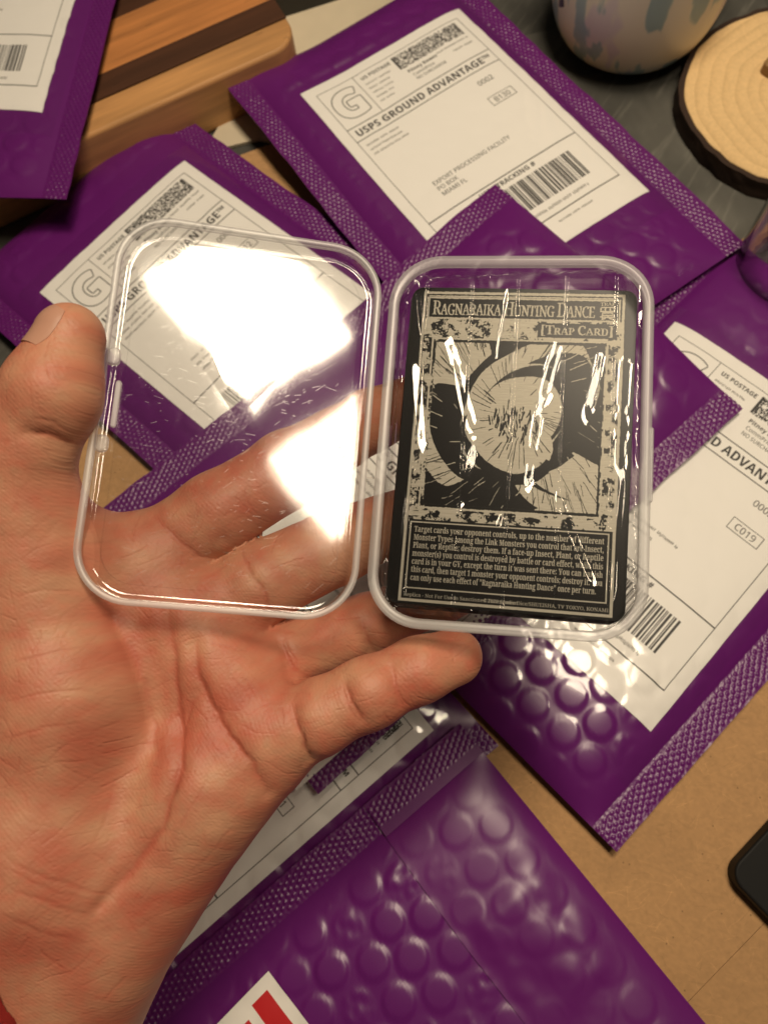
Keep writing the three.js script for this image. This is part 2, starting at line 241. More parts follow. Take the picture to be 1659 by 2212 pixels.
// ---------------------------------------------------------------- the mailer lying open in front: flap folded over, red print on a white sticker
mailer({ x: 8.5, z: -12.5, th: 1.099, w: 158, h: 245, y: 13, seed: 77, relief: 0.95, crush: 0.15, crumple: 0.25, up: 5, label: 'purple bubble mailer with its flap folded over and a red and white sticker', flat: () => 0,
  extra: ({ t, H, T }) => {
    const F = 46, raised = (s, q) => H(s, q, 0.3) + 1.0 + 0.5 * fbm(s / 20, q / 20, 5, 2) + 1.7 * near(s, q, 60, 92, 16, 36, 9) * (0.5 + fbm(s / 12, q / 12, 15, 2));
    add('flap', slab(118, 50, (a, b) => T(SEAM + a * (158 - 2 * SEAM), -2.5 + b * (F + 2.5 + fbm(a * 3, 2, 1, 2)), raised(SEAM + a * (158 - 2 * SEAM), Math.max(0, b * F))), (a, b) => T(SEAM + a * (158 - 2 * SEAM), -2.5 + b * (F + 2.5 + fbm(a * 3, 2, 1, 2)), raised(SEAM + a * (158 - 2 * SEAM), Math.max(0, b * F)) - 0.35)), flapMat, t);
    const dots = (a, b) => { const s = a * (SEAM + 2), q = -2.5 + b * (F + 2.5), k = Math.round(q / 2.05), c = (s - 0.3) / 2.4 - (k & 1) * 0.5, d = Math.hypot((c - Math.round(c)) * 2.4, q - k * 2.05); return T(s, q, 13 + 1.2 + 0.8 * a * 2 + (s > 1 && s < 10 ? 0.4 * (1 - smooth(0.25, 0.95, d)) : 0)); };
    add('flap_seam', slab(28, 96, dots, (a, b) => T(a * (SEAM + 2), -2.5 + b * (F + 2.5), 13 + 0.9 + 1.6 * a)), seamMat, t);
    const [c, g] = canvas(512, 512); g.fillStyle = '#efece6'; g.fillRect(0, 0, 512, 512); g.fillStyle = '#c4141c'; g.fillRect(34, 34, 512, 60); g.font = 'bold 100px sans-serif'; g.fillText('P', 46, 196);
    const S = [22, 107], st = -0.08;   // corner of the sticker on this mailer, and its turn
    const sticker = (e) => (a, b) => { const s = S[0] + (a * Math.cos(st) - b * Math.sin(st)) * 62, q = S[1] + (a * Math.sin(st) + b * Math.cos(st)) * 62; return T(s, q, H(s, q) * 0.4 + 0.6 * (13 + 5.6) + e + 0.5); };
    const m = add('sticker', slab(40, 40, sticker(0.3), sticker(0.05)), paperMat(canvasMap(c)), t); m.userData.label = 'white sticker with red print';
  } });

// ---------------------------------------------------------------- clear case: tray and lid in the hand
const RB = [[0.98581264, -0.07673435, 0.14928256], [0.05000045, 0.98325733, 0.17522837], [-0.1602292, -0.16527815, 0.97314425]], TB = [2.39636, -68.19252, 205.12936];
// tray frame: x right, y up, z towards the camera; origin at the centre of the rim. The fit had x right, y down, z away from its top left corner.
const CW = 67, CH = 97.5;
const fitToWorldDir = (x, y, z) => { const c = RB.map((r) => r[0] * x + r[1] * y + r[2] * z); return new V3().addScaledVector(camR, c[0]).addScaledVector(camU, -c[1]).addScaledVector(camF, c[2]); };
const trayX = fitToWorldDir(1, 0, 0), trayY = fitToWorldDir(0, -1, 0), trayZ = fitToWorldDir(0, 0, -1);
const trayO = camToWorld(...TB).addScaledVector(trayX, CW / 2).addScaledVector(trayY, -CH / 2);
const trayM = new THREE.Matrix4().makeBasis(trayX, trayY, trayZ);
const scratch = (() => { const [c, g] = canvas(1024, 1024), R = rng(99); g.fillStyle = 'rgb(0,20,0)'; g.fillRect(0, 0, 1024, 1024);
  for (let k = 0; k < 620; k++) { const x = R() * 1024, y = R() * 1024, a = -0.25 + (R() - 0.5) * 0.9, l = 6 + R() * R() * 60; g.strokeStyle = `rgba(0,${90 + R() * 110},0,${0.35 + R() * 0.5})`; g.lineWidth = 0.8 + R() * 1.2; g.beginPath(); g.moveTo(x, y); g.lineTo(x + l * Math.cos(a), y + l * Math.sin(a)); g.stroke(); }
  return canvasMap(c, false); })();
const paneMat = new THREE.MeshPhysicalMaterial({ color: lin(0.97, 0.97, 0.97), transmission: 1, thickness: 0, roughness: 1, roughnessMap: scratch, ior: 1.52 });
const paneMat2 = new THREE.MeshPhysicalMaterial({ color: lin(0.97, 0.97, 0.97), transmission: 1, thickness: 0, roughness: 0.06, ior: 1.5 });
const paneMat3 = new THREE.MeshPhysicalMaterial({ color: lin(0.97, 0.97, 0.97), transmission: 1, thickness: 0, roughness: 0.05, ior: 1.5 });
const milkMat = new THREE.MeshPhysicalMaterial({ color: lin(0.93, 0.93, 0.93), transmission: 0.8, thickness: 0, roughness: 0.36, ior: 1.5 });
const catchMat = new THREE.MeshPhysicalMaterial({ color: lin(0.93, 0.93, 0.93), transmission: 0.82, thickness: 0, roughness: 0.4, ior: 1.5 });
const pane = (w, h, r, z, bulge = 0) => { // a rounded rectangle as a fan of rings, slightly dished
  const path = roundRect(w, h, r, 10), N = 30, pos = [], uv = [], idx = [], n = path.length;
  for (let k = 0; k <= N; k++) for (const [x, y] of path) { const f = k / N, X = x * f, Y = y * f; pos.push(X, Y, z + bulge * (1 - f * f) * fbm(X / 26 + 4, Y / 30, 2, 2)); uv.push(X / w + 0.5, Y / h + 0.5); }
  for (let k = 0; k < N; k++) for (let i = 0; i < n; i++) { const a = k * n + i, b = k * n + (i + 1) % n; idx.push(a, a + n, b + n, a, b + n, b); }
  const g = new THREE.BufferGeometry(); g.setAttribute('position', new THREE.Float32BufferAttribute(pos, 3)); g.setAttribute('uv', new THREE.Float32BufferAttribute(uv, 2)); g.setIndex(idx); g.computeVertexNormals(); return g; };
const box = thing('card_case', 'open clear plastic hinged card case held in the hand', 'case');
box.position.copy(trayO).multiplyScalar(MM); box.quaternion.setFromRotationMatrix(trayM);
const TD = 15.5;
add('tray_rim', softRing(CW, CH, 13.5, [[0, 0], [0.05, -1.2], [-0.2, -2.3], [-1.2, -2.6], [-2.3, -2.2], [-2.5, -1.0], [-2.2, 0.05], [-1.1, 0.35]]), milkMat, box);
add('tray_wall', softRing(CW, CH, 13.5, [[-0.5, -2.3], [-0.8, -7], [-1.1, -TD + 2.4], [-1.8, -TD + 0.8], [-3.2, -TD], [-5.0, -TD - 0.1]], 40, false), paneMat2, box);
add('tray_inner_wall', softRing(CW, CH, 13.5, [[-2.1, -2.3], [-2.3, -7], [-2.6, -TD + 2.6], [-3.2, -TD + 1.6], [-4.2, -TD + 1.1], [-5.0, -TD + 1.0]], 40, false), paneMat2, box);
add('tray_floor', pane(CW - 9.6, CH - 9.6, 8.5, -TD + 0.2), paneMat2, box);
add('latch_tab', plate(roundRect(1.5, 19, 0.7, 4).map(([x, y]) => [x, y]), 5, 0.4).translate(CW / 2 + 0.2, -5, -7), milkMat, box);
// lid: turned about the hinge
const lid = new THREE.Group(); lid.name = 'lid'; box.add(lid);
const LA = -0.31077;
lid.position.set((-CW / 2 - 1.73 * 0.957) * MM, 0, 3.11 * 0.957 * MM); lid.rotation.y = -LA;
const L = (g) => g.translate(-CW / 2, 0, 0);
add('lid_rim', L(softRing(CW, CH, 13.5, [[0, 0], [0.05, -0.9], [-0.3, -1.7], [-0.9, -1.9], [-1.5, -1.6], [-1.6, -0.7], [-1.3, 0.05], [-0.6, 0.2]])), milkMat, lid);
add('lid_wall', L(softRing(CW, CH, 13.5, [[-0.3, -1.7], [-0.5, -3.0], [-0.7, -4.9], [-1.2, -5.5], [-2.0, -5.7], [-3.4, -5.7], [-5.2, -5.7]], 60, false)), paneMat2, lid);
add('lid_inner_wall', L(softRing(CW, CH, 13.5, [[-1.5, -1.5], [-1.7, -2.6], [-1.9, -4.0], [-2.3, -4.6], [-3.0, -4.8], [-4.0, -4.8], [-5.2, -4.8]], 60, false)), paneMat2, lid);
add('lid_panel', L(pane(CW - 10, CH - 10, 8.3, -4.8, 0.35)), paneMat, lid);
add('lid_outer_face', L(pane(CW - 10, CH - 10, 8.3, -5.7, 0.3)), paneMat3, lid);
for (const y of [11.5, -10.5]) add('lid_catch', L(plate(roundRect(3.2, 4.2, 1.2, 4).map(([x, q]) => [x, q]), 2.2, 0.5).translate(-CW / 2 + 2.4, y, -4.0)), catchMat, lid);
add('lid_slot', L(plate(roundRect(1.5, 12, 0.7, 4).map(([x, q]) => [x, q]), 1.0, 0.3).translate(-CW / 2 + 4.2, 0, -4.7)), catchMat, lid);
for (const y of [25, -25]) add('hinge', plate(roundRect(4.2, 26, 0.8, 3).map(([x, q]) => [x, q]), 0.7, 0.2).translate(-CW / 2 - 0.6, y, 0.6), paneMat2, box);

// ---------------------------------------------------------------- metal cards
const CS = 18, CARDW = 59, CARDH = 86;
const [cardC, cg] = canvas(CARDW * CS, CARDH * CS);
{ const g = cg, m = (x) => x * CS, INK = '#000', MET = '#fff', R = rng(8);
  g.fillStyle = INK; g.fillRect(0, 0, m(59), m(86));
  const box = (x, y, w, h, lw) => { g.strokeStyle = MET; g.lineWidth = m(lw); g.strokeRect(m(x), m(y), m(w), m(h)); };
  const speck = (x, y, w, h, den, seed) => { for (let j = 0; j < m(h); j += 3) for (let i = 0; i < m(w); i += 3) { const v = fbm((x + i / CS) / 1.6, (y + j / CS) / 1.6, seed, 4) + (fbm((x + i / CS) * 3, (y + j / CS) * 3, seed + 3, 2)) * 0.5; if (v > den) { g.fillStyle = MET; g.fillRect(m(x) + i, m(y) + j, 3.4, 3.4); } } };
  speck(4, 9, 51.4, 5.2, -0.12, 4); speck(4, 14, 4, 49, 0.0, 6); speck(51.5, 14, 4.4, 49, -0.05, 7); speck(4, 60.5, 51.4, 3.4, -0.1, 9);
  box(3.6, 1.6, 52, 83.2, 0.75); box(4.7, 3, 49.9, 5.8, 0.5); g.strokeStyle = MET; g.lineWidth = m(0.4); g.beginPath(); g.moveTo(m(4.6), m(2.5)); g.lineTo(m(54), m(2.5)); g.stroke(); 
  g.fillStyle = INK; g.fillRect(m(5), m(3.3), m(49.3), m(5.2));
  const caps = (s, x, y, big, small, font, wt = 'bold') => { g.fillStyle = MET; g.textAlign = 'left'; for (const ch of s) { const up = ch !== ' ' && ch === ch.toUpperCase() && /[A-Z\[\]]/.test(ch); g.font = `${wt} ${m(up ? big : small)}px ${font}`; const q = /[a-z]/.test(ch) ? ch.toUpperCase() : ch; g.fillText(q, x, y); x += g.measureText(q).width * 0.93; } return x; };
  { const wd = caps('Ragnaraika Hunting Dance', -4000, -4000, 5.6, 4.4, 'serif', 'normal') + 4000; g.save(); g.translate(m(5.7), m(7.8)); g.scale(m(42.6) / wd, 1); for (const dx of [0, 3]) caps('Ragnaraika Hunting Dance', dx, 0, 5.6, 4.4, 'serif', 'normal'); g.restore(); }
  // the trap mark
  g.strokeStyle = MET; g.lineWidth = m(0.38); const ln = (...p) => { g.beginPath(); p.forEach(([x, y], i) => i ? g.lineTo(m(x), m(y)) : g.moveTo(m(x), m(y))); g.stroke(); };
  g.font = `bold ${m(1.35)}px serif`; g.fillStyle = MET; g.textAlign = 'center'; g.fillText('TRAP', m(51.6), m(4.4));
  ln([49.9, 4.9], [53.3, 4.9], [53.3, 6], [49.9, 6], [49.9, 4.9]); ln([51, 4.9], [51, 6]); ln([52.2, 4.9], [52.2, 6]);
  ln([50.3, 6.4], [52.9, 6.4], [52.9, 7.1], [50.3, 7.1]); ln([50.3, 6.4], [50.3, 8.2], [51.2, 7.9]); ln([49.7, 7.6], [53.6, 7.6]); ln([51.5, 7.1], [52.3, 8], [53.7, 8.3]);
  g.fillStyle = INK; g.fillRect(m(34), m(9.6), m(20), m(4)); caps('[Trap Card]', m(34.6), m(12.7), 3.5, 2.75, 'serif');
  // picture: a plain swirl of bands and strokes
  box(6.6, 14.6, 45.4, 46.2, 0.5); g.save(); g.beginPath(); g.rect(m(7.6), m(15.6), m(43.4), m(44.2)); g.clip(); g.fillStyle = INK; g.fillRect(m(7), m(15), m(45), m(46));
  const cx = 30, cy = 35, wob = (a, k) => 1 + 0.05 * noise(a * 2, k, 3);
  const oval = (x, y, rx, ry, rot, fill) => { g.fillStyle = fill; g.beginPath(); for (let i = 0; i <= 80; i++) { const a = i / 80 * 6.283, q = wob(a, rx), X = rx * q * Math.cos(a), Y = ry * q * Math.sin(a); g.lineTo(m(x + X * Math.cos(rot) - Y * Math.sin(rot)), m(y + X * Math.sin(rot) + Y * Math.cos(rot))); } g.fill(); };
  // nested crescents: a light oval with a darker one laid off its middle, again and again
  oval(20, 54, 26, 16, -0.25, MET); oval(24, 50, 25, 14, -0.3, INK); oval(44, 50, 17, 12, 0.5, MET); oval(42, 46, 15, 10, 0.4, INK); oval(43, 50, 13, 6, 0.35, MET); oval(13, 22, 9, 11, 0.5, MET); oval(12, 42, 8, 13, -0.3, MET); oval(15, 40, 7, 14, -0.4, INK);
  oval(cx + 2, cy - 2, 17, 23, 0.75, INK); oval(cx + 3, cy - 3.5, 14, 20, 0.75, MET); oval(cx + 5.5, cy - 1.5, 12, 18, 0.72, INK); oval(cx - 0.5, cy + 0.5, 11.6, 16.5, 0.72, MET); oval(cx + 1.2, cy - 0.6, 10.4, 14.6, 0.72, INK); oval(cx - 0.8, cy + 1.6, 10, 13.6, 0.72, MET); oval(cx - 3, cy + 9, 13, 8, 0.5, INK); oval(cx - 1.6, cy + 5.4, 12, 9, 0.55, MET);
  const rays = (n, r0, r1, l0, l1, col, lw) => { for (let k = 0; k < n; k++) { const a = R() * 6.283, ra = mix(r0, r1, R()), l = mix(l0, l1, R()); g.strokeStyle = col; g.lineWidth = m(lw * (0.4 + R())); g.beginPath(); g.moveTo(m(cx + ra * Math.cos(a)), m(cy + ra * 1.08 * Math.sin(a))); g.lineTo(m(cx + (ra + l) * Math.cos(a + 0.06)), m(cy + (ra + l) * 1.08 * Math.sin(a + 0.06))); g.stroke(); } };
  rays(60, 5, 10, 2, 7, INK, 0.16); rays(150, 13, 24, 2, 9, INK, 0.18); rays(90, 15, 26, 1, 5, MET, 0.2); rays(160, 20, 32, 2, 8, INK, 0.14);
  for (let k = 0; k < 110; k++) { const a = R() * 6.283, r = 6.5 * Math.sqrt(R()), l = 0.6 + R() * 2.6; g.strokeStyle = R() < 0.75 ? INK : MET; g.lineWidth = m(0.12 + R() * 0.35); g.beginPath(); g.moveTo(m(cx - 0.5 + r * Math.cos(a)), m(cy + 3.5 + r * 0.8 * Math.sin(a))); g.lineTo(m(cx - 0.5 + r * Math.cos(a) + (R() - 0.5) * 1.6), m(cy + 3.5 + r * 0.8 * Math.sin(a) - l)); g.stroke(); }
  g.restore();
  // rules text
  g.fillStyle = INK; g.fillRect(m(4.4), m(64.2), m(50.4), m(18)); box(4.9, 64.7, 49.4, 17, 0.35);
  const lines = ['Target cards your opponent controls, up to the number of different', 'Monster Types among the Link Monsters you control that are Insect,', 'Plant, or Reptile; destroy them. If a face-up Insect, Plant, or Reptile', 'monster(s) you control is destroyed by battle or card effect, while this', 'card is in your GY, except the turn it was sent there: You can banish', 'this card, then target 1 monster your opponent controls; destroy it. You', 'can only use each effect of "Ragnaraika Hunting Dance" once per turn.'];
  g.textAlign = 'left'; lines.forEach((s, k) => { g.font = `bold ${m(2.1)}px serif`; const wdt = g.measureText(s).width; g.save(); g.translate(m(5.9), m(67.3 + k * 2.08)); g.scale(m(k === 6 ? 46 : 47.4) / wdt, 1); g.fillStyle = MET; g.fillText(s, 0, 0); g.restore(); });
  g.fillStyle = MET; g.font = `${m(1.25)}px serif`; g.fillText('Replica - Not For Use in Sanctioned Tournament', m(4.6), m(83.9)); g.textAlign = 'right'; g.fillText('©2020 Studio Dice/SHUEISHA, TV TOKYO, KONAMI', m(55), m(83.9));
}
const cardPx = cg.getImageData(0, 0, cardC.width, cardC.height).data;
const cardAt = (x, y) => { const X = clamp(Math.round(x + (y < 400 ? 0.6 : 1.8) * noise(x / 5, y / 5, 2)), 0, cardC.width - 1), Y = clamp(Math.round(cardC.height - 1 - y + (y < 400 ? 0.6 : 1.8) * noise(x / 5, y / 5, 9)), 0, cardC.height - 1); return cardPx[(Y * cardC.width + X) * 4] / 255; };
const brushed = (x, y) => 0.5 + 0.5 * (noise(x / 60, y / 1.6, 3) * 0.6 + noise(x / 14, y / 1.1, 8) * 0.4);
const cardColor = dataMap(cardC.width, cardC.height, (x, y) => { const k = cardAt(x, y), b = brushed(x, y); return [mix(0.075, 0.485 + b * 0.12, k), mix(0.073, 0.47 + b * 0.12, k), mix(0.070, 0.43 + b * 0.12, k)]; }, true, false);
const cardRough = dataMap(cardC.width, cardC.height, (x, y) => { const k = cardAt(x, y), b = brushed(x, y); return [0, mix(0.30, 0.50 + b * 0.12, k), mix(0.0, 0.85, k)]; }, false, false);
const cardFace = new THREE.MeshPhysicalMaterial({ map: cardColor, roughness: 1, metalness: 1, roughnessMap: cardRough, metalnessMap: cardRough, specularIntensity: 0.3 });
const cardSide = new THREE.MeshStandardMaterial({ color: lin(0.010, 0.010, 0.010), roughness: 0.3, metalness: 0 });
function cardGeo() { return plate(roundRect(CARDW, CARDH, 3, 6).map(([x, y]) => [x, y]), 0.8, 0.12, 1); }
{ const R = rng(21), zTop = -7.12 * 0.957, x0 = 4.47 + CARDW / 2 - CW / 2, y0 = CH / 2 - 5.78 - CARDH / 2;
  for (let k = 0; k < 9; k++) {
    const o = thing(k ? 'metal_card' : 'etched_card', k ? 'plain black metal card in the stack beneath the etched one' : 'black metal card etched in silver, topmost of the stack in the tray', 'card', k ? 'cards under the top card' : undefined);
    const p = trayO.clone().addScaledVector(trayX, x0 + (k ? (R() - 0.5) * 0.9 - k * 0.12 : 0)).addScaledVector(trayY, y0 + (k ? (R() - 0.5) * 0.7 - k * 0.05 : 0)).addScaledVector(trayZ, zTop - 0.82 - k * 0.86);
    o.position.copy(p).multiplyScalar(MM); o.quaternion.setFromRotationMatrix(trayM.clone().multiply(new THREE.Matrix4().makeRotationZ(-0.0134 + (k ? (R() - 0.5) * 0.012 : 0))));
    add('plate', cardGeo(), cardSide, o);
    if (!k) { const f = new THREE.ShapeGeometry(shapeOf(roundRect(CARDW - 0.3, CARDH - 0.3, 2.9, 6).map(([x, y]) => [x, y]))); const q = f.attributes.position, uv = f.attributes.uv; for (let i = 0; i < q.count; i++) uv.setXY(i, q.getX(i) / CARDW + 0.5, q.getY(i) / CARDH + 0.5); f.translate(0, 0, 0.84); const fm = add('face', f, cardFace, o); fm.userData.label = 'etched silver print with title, swirl picture and rules text'; }
  } }
// clear wrap over the stack
const wrapMat = new THREE.MeshPhysicalMaterial({ color: lin(0.985, 0.985, 0.985), transmission: 1, thickness: 0, roughness: 0.06, ior: 1.48 });
{ const o = thing('clear_wrap', 'crinkled clear film wrapped over the stack of metal cards', 'film wrap');
  o.position.copy(trayO).multiplyScalar(MM); o.quaternion.setFromRotationMatrix(trayM);
  // folds in the tray frame: the film rises gently to the right and drops at each of these lines, [x0, y0, x1, y1, drop, half width]
  const folds = [[-25.5, 22, -21.5, -6, 1.1, 2.4], [-17.5, 28, -8.5, -1, 1.4, 2.6], [-8.5, -1, -12.5, -19, 1.2, 2.2], [11.5, 27, 7, 9, 1.5, 2.8], [7, 9, 4.5, -14, 1.2, 2.2], [22, 27, 18, 4, 1.0, 2.0], [27.5, 26, 26, -10, 1.3, 2.2], [12, -14, 21, -36, 0.9, 1.2], [-15, -20, -22, -40, 0.8, 1.0], [-1, -18, -7, -41, 0.6, 0.9], [-25, -12, -27, -40, 0.7, 1.2], [-3, 40, -5, 20, 0.4, 0.6], [27, -10, 25, -40, 0.7, 0.9], [-27, 44, -24, 26, 0.7, 0.9]];
  const drop = (x, y, f) => { const dx = f[2] - f[0], dy = f[3] - f[1], l = Math.hypot(dx, dy), t = ((x - f[0]) * dx + (y - f[1]) * dy) / (l * l), d = ((x - f[0]) * -dy + (y - f[1]) * dx) / l + 0.22 * noise(y / 9, f[0], 3); const side = dy < 0 ? d : -d; const end = smooth(-0.12, 0.15, t) * (1 - smooth(0.8, 1.12, t)); return f[4] * end * smooth(-f[5], f[5], side) * Math.exp(-Math.max(0, side) / 14); };
  const W2 = CW / 2 - 3.2, H2 = CH / 2 - 3.6, cxw = 0.5, cyw = 0;
  const f = (a, b) => { const ang = 0, X = (a - 0.5) * 2, Y = (0.5 - b) * 2; let x = X * W2, y = Y * H2;
    const kx = Math.max(0, Math.abs(x) - W2 + 8), ky = Math.max(0, Math.abs(y) - H2 + 8); const k = Math.hypot(kx, ky); if (k > 8) { x -= Math.sign(x) * kx * (1 - 8 / k); y -= Math.sign(y) * ky * (1 - 8 / k); }
    const dx = Math.abs(x - 0.5) - 29.4, dy = Math.abs(y + 0.05) - 43, out = Math.max(dx, dy, 0);
    let z = -4.7 + 0.135 * x * 0.55 + 0.055 * ((x + 60) % 12); for (const q of folds) z -= drop(x, y, q) - q[4] * 0.3; z += 0.35 * fbm(x / 12, y / 30, 3, 2) + 0.05 * fbm(x / 2.4, y / 9, 5, 2); z = Math.max(z, -6.0);
    if (out > 0) z += -out * 0.9 + 2.2 * Math.min(1, out) * fbm(x / 4.2, y / 4.2, 8, 3) + 1.5 * Math.abs(fbm(x / 2, y / 2, 2, 2)) * Math.min(1, out); return [x, y, z]; };
  add('film', sheet(210, 300, f), wrapMat, o); }

// ---------------------------------------------------------------- the hand
const HS = 0.957;
const hp = (u, v, d) => { const r = rayDir(u, v), q = d * HS; return [(u - CU) / FPX * q, -(v - CV) / FPX * q, -q]; };   // camera axes: right, up, back
const cap = (a, b) => ({ a: hp(a[0], a[1], a[2]), b: hp(b[0], b[1], b[2]), ra: a[3] * HS, rb: b[3] * HS });
const chain = (...j) => j.slice(1).map((q, i) => cap(j[i], q));
const palm = [
  cap([60, 2160, 208, 21], [290, 1230, 213, 12]), cap([90, 2150, 210, 21], [390, 1340, 213, 12]), cap([130, 2120, 209, 20], [480, 1450, 212, 11.5]), cap([170, 2060, 207, 20], [565, 1580, 209, 11.5]),
  cap([195, 2010, 204, 20], [440, 1690, 206, 16]), cap([440, 1690, 206, 16], [570, 1618, 207, 11.8]), cap([290, 1230, 213, 12.5], [390, 1335, 213, 13]), cap([390, 1335, 213, 13], [480, 1450, 212, 13]), cap([480, 1450, 212, 13], [555, 1575, 209, 12.5]),
  cap([130, 1500, 200, 20], [70, 1830, 202, 26]), cap([70, 1830, 202, 26], [60, 2130, 206, 23]), cap([70, 1240, 200, 17], [130, 1500, 200, 20]), cap([60, 1110, 194, 14], [70, 1240, 200, 17]), cap([90, 1190, 200, 13], [300, 1240, 214, 11]),
  cap([-20, 2330, 214, 25], [60, 2130, 207, 22]), cap([60, 2420, 216, 24], [150, 2120, 209, 20]), cap([-90, 2480, 222, 28], [-20, 2330, 214, 25]),
];
const thumbC = chain([5, 1150, 196, 14.5], [44, 985, 190, 12.2], [113, 850, 187, 11.4], [152, 733, 189, 8.6]);
const fingers = [
  chain([300, 1225, 213, 12], [470, 1108, 215, 11.2], [625, 1012, 219, 10.6], [800, 908, 238, 9.4], [935, 850, 245, 8]),
  chain([395, 1340, 213, 12], [560, 1262, 215, 11.4], [735, 1176, 222, 10.6], [930, 1100, 243, 9.2], [1050, 1060, 246, 8]),
  chain([485, 1455, 213, 11.5], [620, 1415, 217, 9.4], [790, 1352, 229, 9.0], [940, 1290, 243, 8.6], [1050, 1255, 246, 7.8]),
  chain([565, 1590, 207, 11.5], [680, 1553, 204, 9.8], [795, 1497, 204, 9.0], [905, 1448, 207, 8.5], [980, 1419, 211, 7.8]),
];
const capD = (c, x, y, z) => { const bx = c.b[0] - c.a[0], by = c.b[1] - c.a[1], bz = c.b[2] - c.a[2], px = x - c.a[0], py = y - c.a[1], pz = z - c.a[2]; const t = clamp((px * bx + py * by + pz * bz) / (bx * bx + by * by + bz * bz)); return Math.hypot(px - t * bx, py - t * by, pz - t * bz) - mix(c.ra, c.rb, t); };
const smin = (a, b, k) => { const h = Math.max(k - Math.abs(a - b), 0) / k; return Math.min(a, b) - h * h * k * 0.25; };
const group = (list, k, x, y, z) => { let d = 1e3; for (const c of list) d = smin(d, capD(c, x, y, z), k); return d; };
function hand0(x, y, z) {
  let f = 1e3; for (const c of fingers) f = smin(f, group(c, 3, x, y, z), 0.4);
  const p = group(palm, 9, x, y, z), t = group(thumbC, 4, x, y, z);
  return smin(smin(p, f, 4.5), t, 5);
}
const march = (u, v, sdf = hand0) => { const d = new V3((u - CU) / FPX, -(v - CV) / FPX, -1), n = d.length(); d.divideScalar(n); let t = 140; for (let i = 0; i < 90; i++) { const e = sdf(d.x * t, d.y * t, d.z * t); if (e < 0.05) break; t += e * 0.9; if (t > 400) return null; } return [d.x * t, d.y * t, d.z * t]; };
// creases, traced from the photograph and laid on the surface: [points, width mm, depth mm]
const creases = [
  [[[360, 1317], [373, 1407], [386, 1549], [389, 1664], [347, 1793], [276, 1889], [215, 1960]], 1.3, 0.9], [[[421, 1388], [424, 1452], [450, 1516], [488, 1587], [540, 1651], [578, 1716], [584, 1770]], 1.2, 1.0], [[[427, 1497], [404, 1545], [388, 1587]], 0.8, 0.5], [[[244, 1337], [276, 1401], [302, 1472], [321, 1549], [335, 1620]], 1.0, 0.5],
  [[[745, 1478], [758, 1520], [780, 1556]], 1.0, 0.7], [[[738, 1482], [748, 1522], [768, 1560]], 0.7, 0.4], [[[633, 1530], [648, 1587], [669, 1642]], 1.1, 0.9], [[[842, 1440], [852, 1480], [866, 1522]], 0.9, 0.5], [[[604, 1385], [623, 1433], [640, 1472]], 1.0, 0.7], [[[777, 1340], [790, 1375], [800, 1405]], 0.9, 0.6], [[[612, 1375], [635, 1425], [655, 1465]], 0.7, 0.4],
  [[[0, 1844], [96, 1895], [193, 1928], [260, 1950]], 0.8, 0.42], [[[0, 1908], [116, 1953], [200, 1985]], 0.8, 0.4], [[[0, 1975], [90, 2015], [180, 2040]], 0.9, 0.4], [[[0, 1870], [90, 1915], [190, 1950]], 0.6, 0.3], [[[150, 960], [110, 940], [60, 935]], 1.0, 0.6], [[[170, 940], [120, 915], [70, 905]], 0.7, 0.4], [[[0, 1440], [60, 1425], [130, 1405], [190, 1400]], 0.7, 0.35], [[[0, 1520], [80, 1500], [170, 1490], [230, 1500]], 0.6, 0.3], [[[0, 1600], [90, 1575], [190, 1560]], 0.6, 0.28], [[[20, 1680], [120, 1650], [220, 1640]], 0.5, 0.25], [[[240, 1690], [225, 1780], [180, 1850]], 0.6, 0.25], [[[30, 1290], [100, 1275], [165, 1280]], 0.7, 0.3],
  [[[480, 1165], [530, 1220], [570, 1280], [590, 1340]], 0.9, 0.5], [[[330, 1120], [370, 1150], [420, 1200], [470, 1210]], 0.8, 0.5], [[[640, 960], [655, 1010], [680, 1060]], 0.8, 0.5], [[[460, 1640], [430, 1720], [360, 1830]], 0.5, 0.25], [[[520, 1760], [470, 1830], [400, 1900]], 0.5, 0.2], [[[390, 1700], [440, 1780], [450, 1850]], 0.5, 0.2], [[[480, 1400], [500, 1470], [560, 1530]], 0.6, 0.25], [[[150, 1180], [190, 1230], [230, 1330], [250, 1420]], 0.8, 0.4],
].map(([pts, w, d0]) => ({ w, d: d0 * 0.85, p: pts.map(([u, v]) => march(u, v)).filter(Boolean) }));
const polyDist = (p, x, y, z) => { let best = 1e3; for (let i = 0; i + 1 < p.length; i++) { const a = p[i], b = p[i + 1], bx = b[0] - a[0], by = b[1] - a[1], bz = b[2] - a[2], px = x - a[0], py = y - a[1], pz = z - a[2], t = clamp((px * bx + py * by + pz * bz) / (bx * bx + by * by + bz * bz)); best = Math.min(best, Math.hypot(px - t * bx, py - t * by, pz - t * bz)); } return best; };
const major = creases.filter((c) => c.d >= 0.42 && c.p.length > 1);
function hand(x, y, z) { let d = hand0(x, y, z); if (Math.abs(d) > 6) return d; d += 0.5 * fbm(x / 13, y / 13, z / 13, 2); for (const c of major) { const q = polyDist(c.p, x, y, z); if (q < 7) d += c.d * 0.9 * Math.exp(-q * q / (2.0 * 2.0)) + c.d * 0.5 * Math.exp(-q * q / 0.8); } return d; }
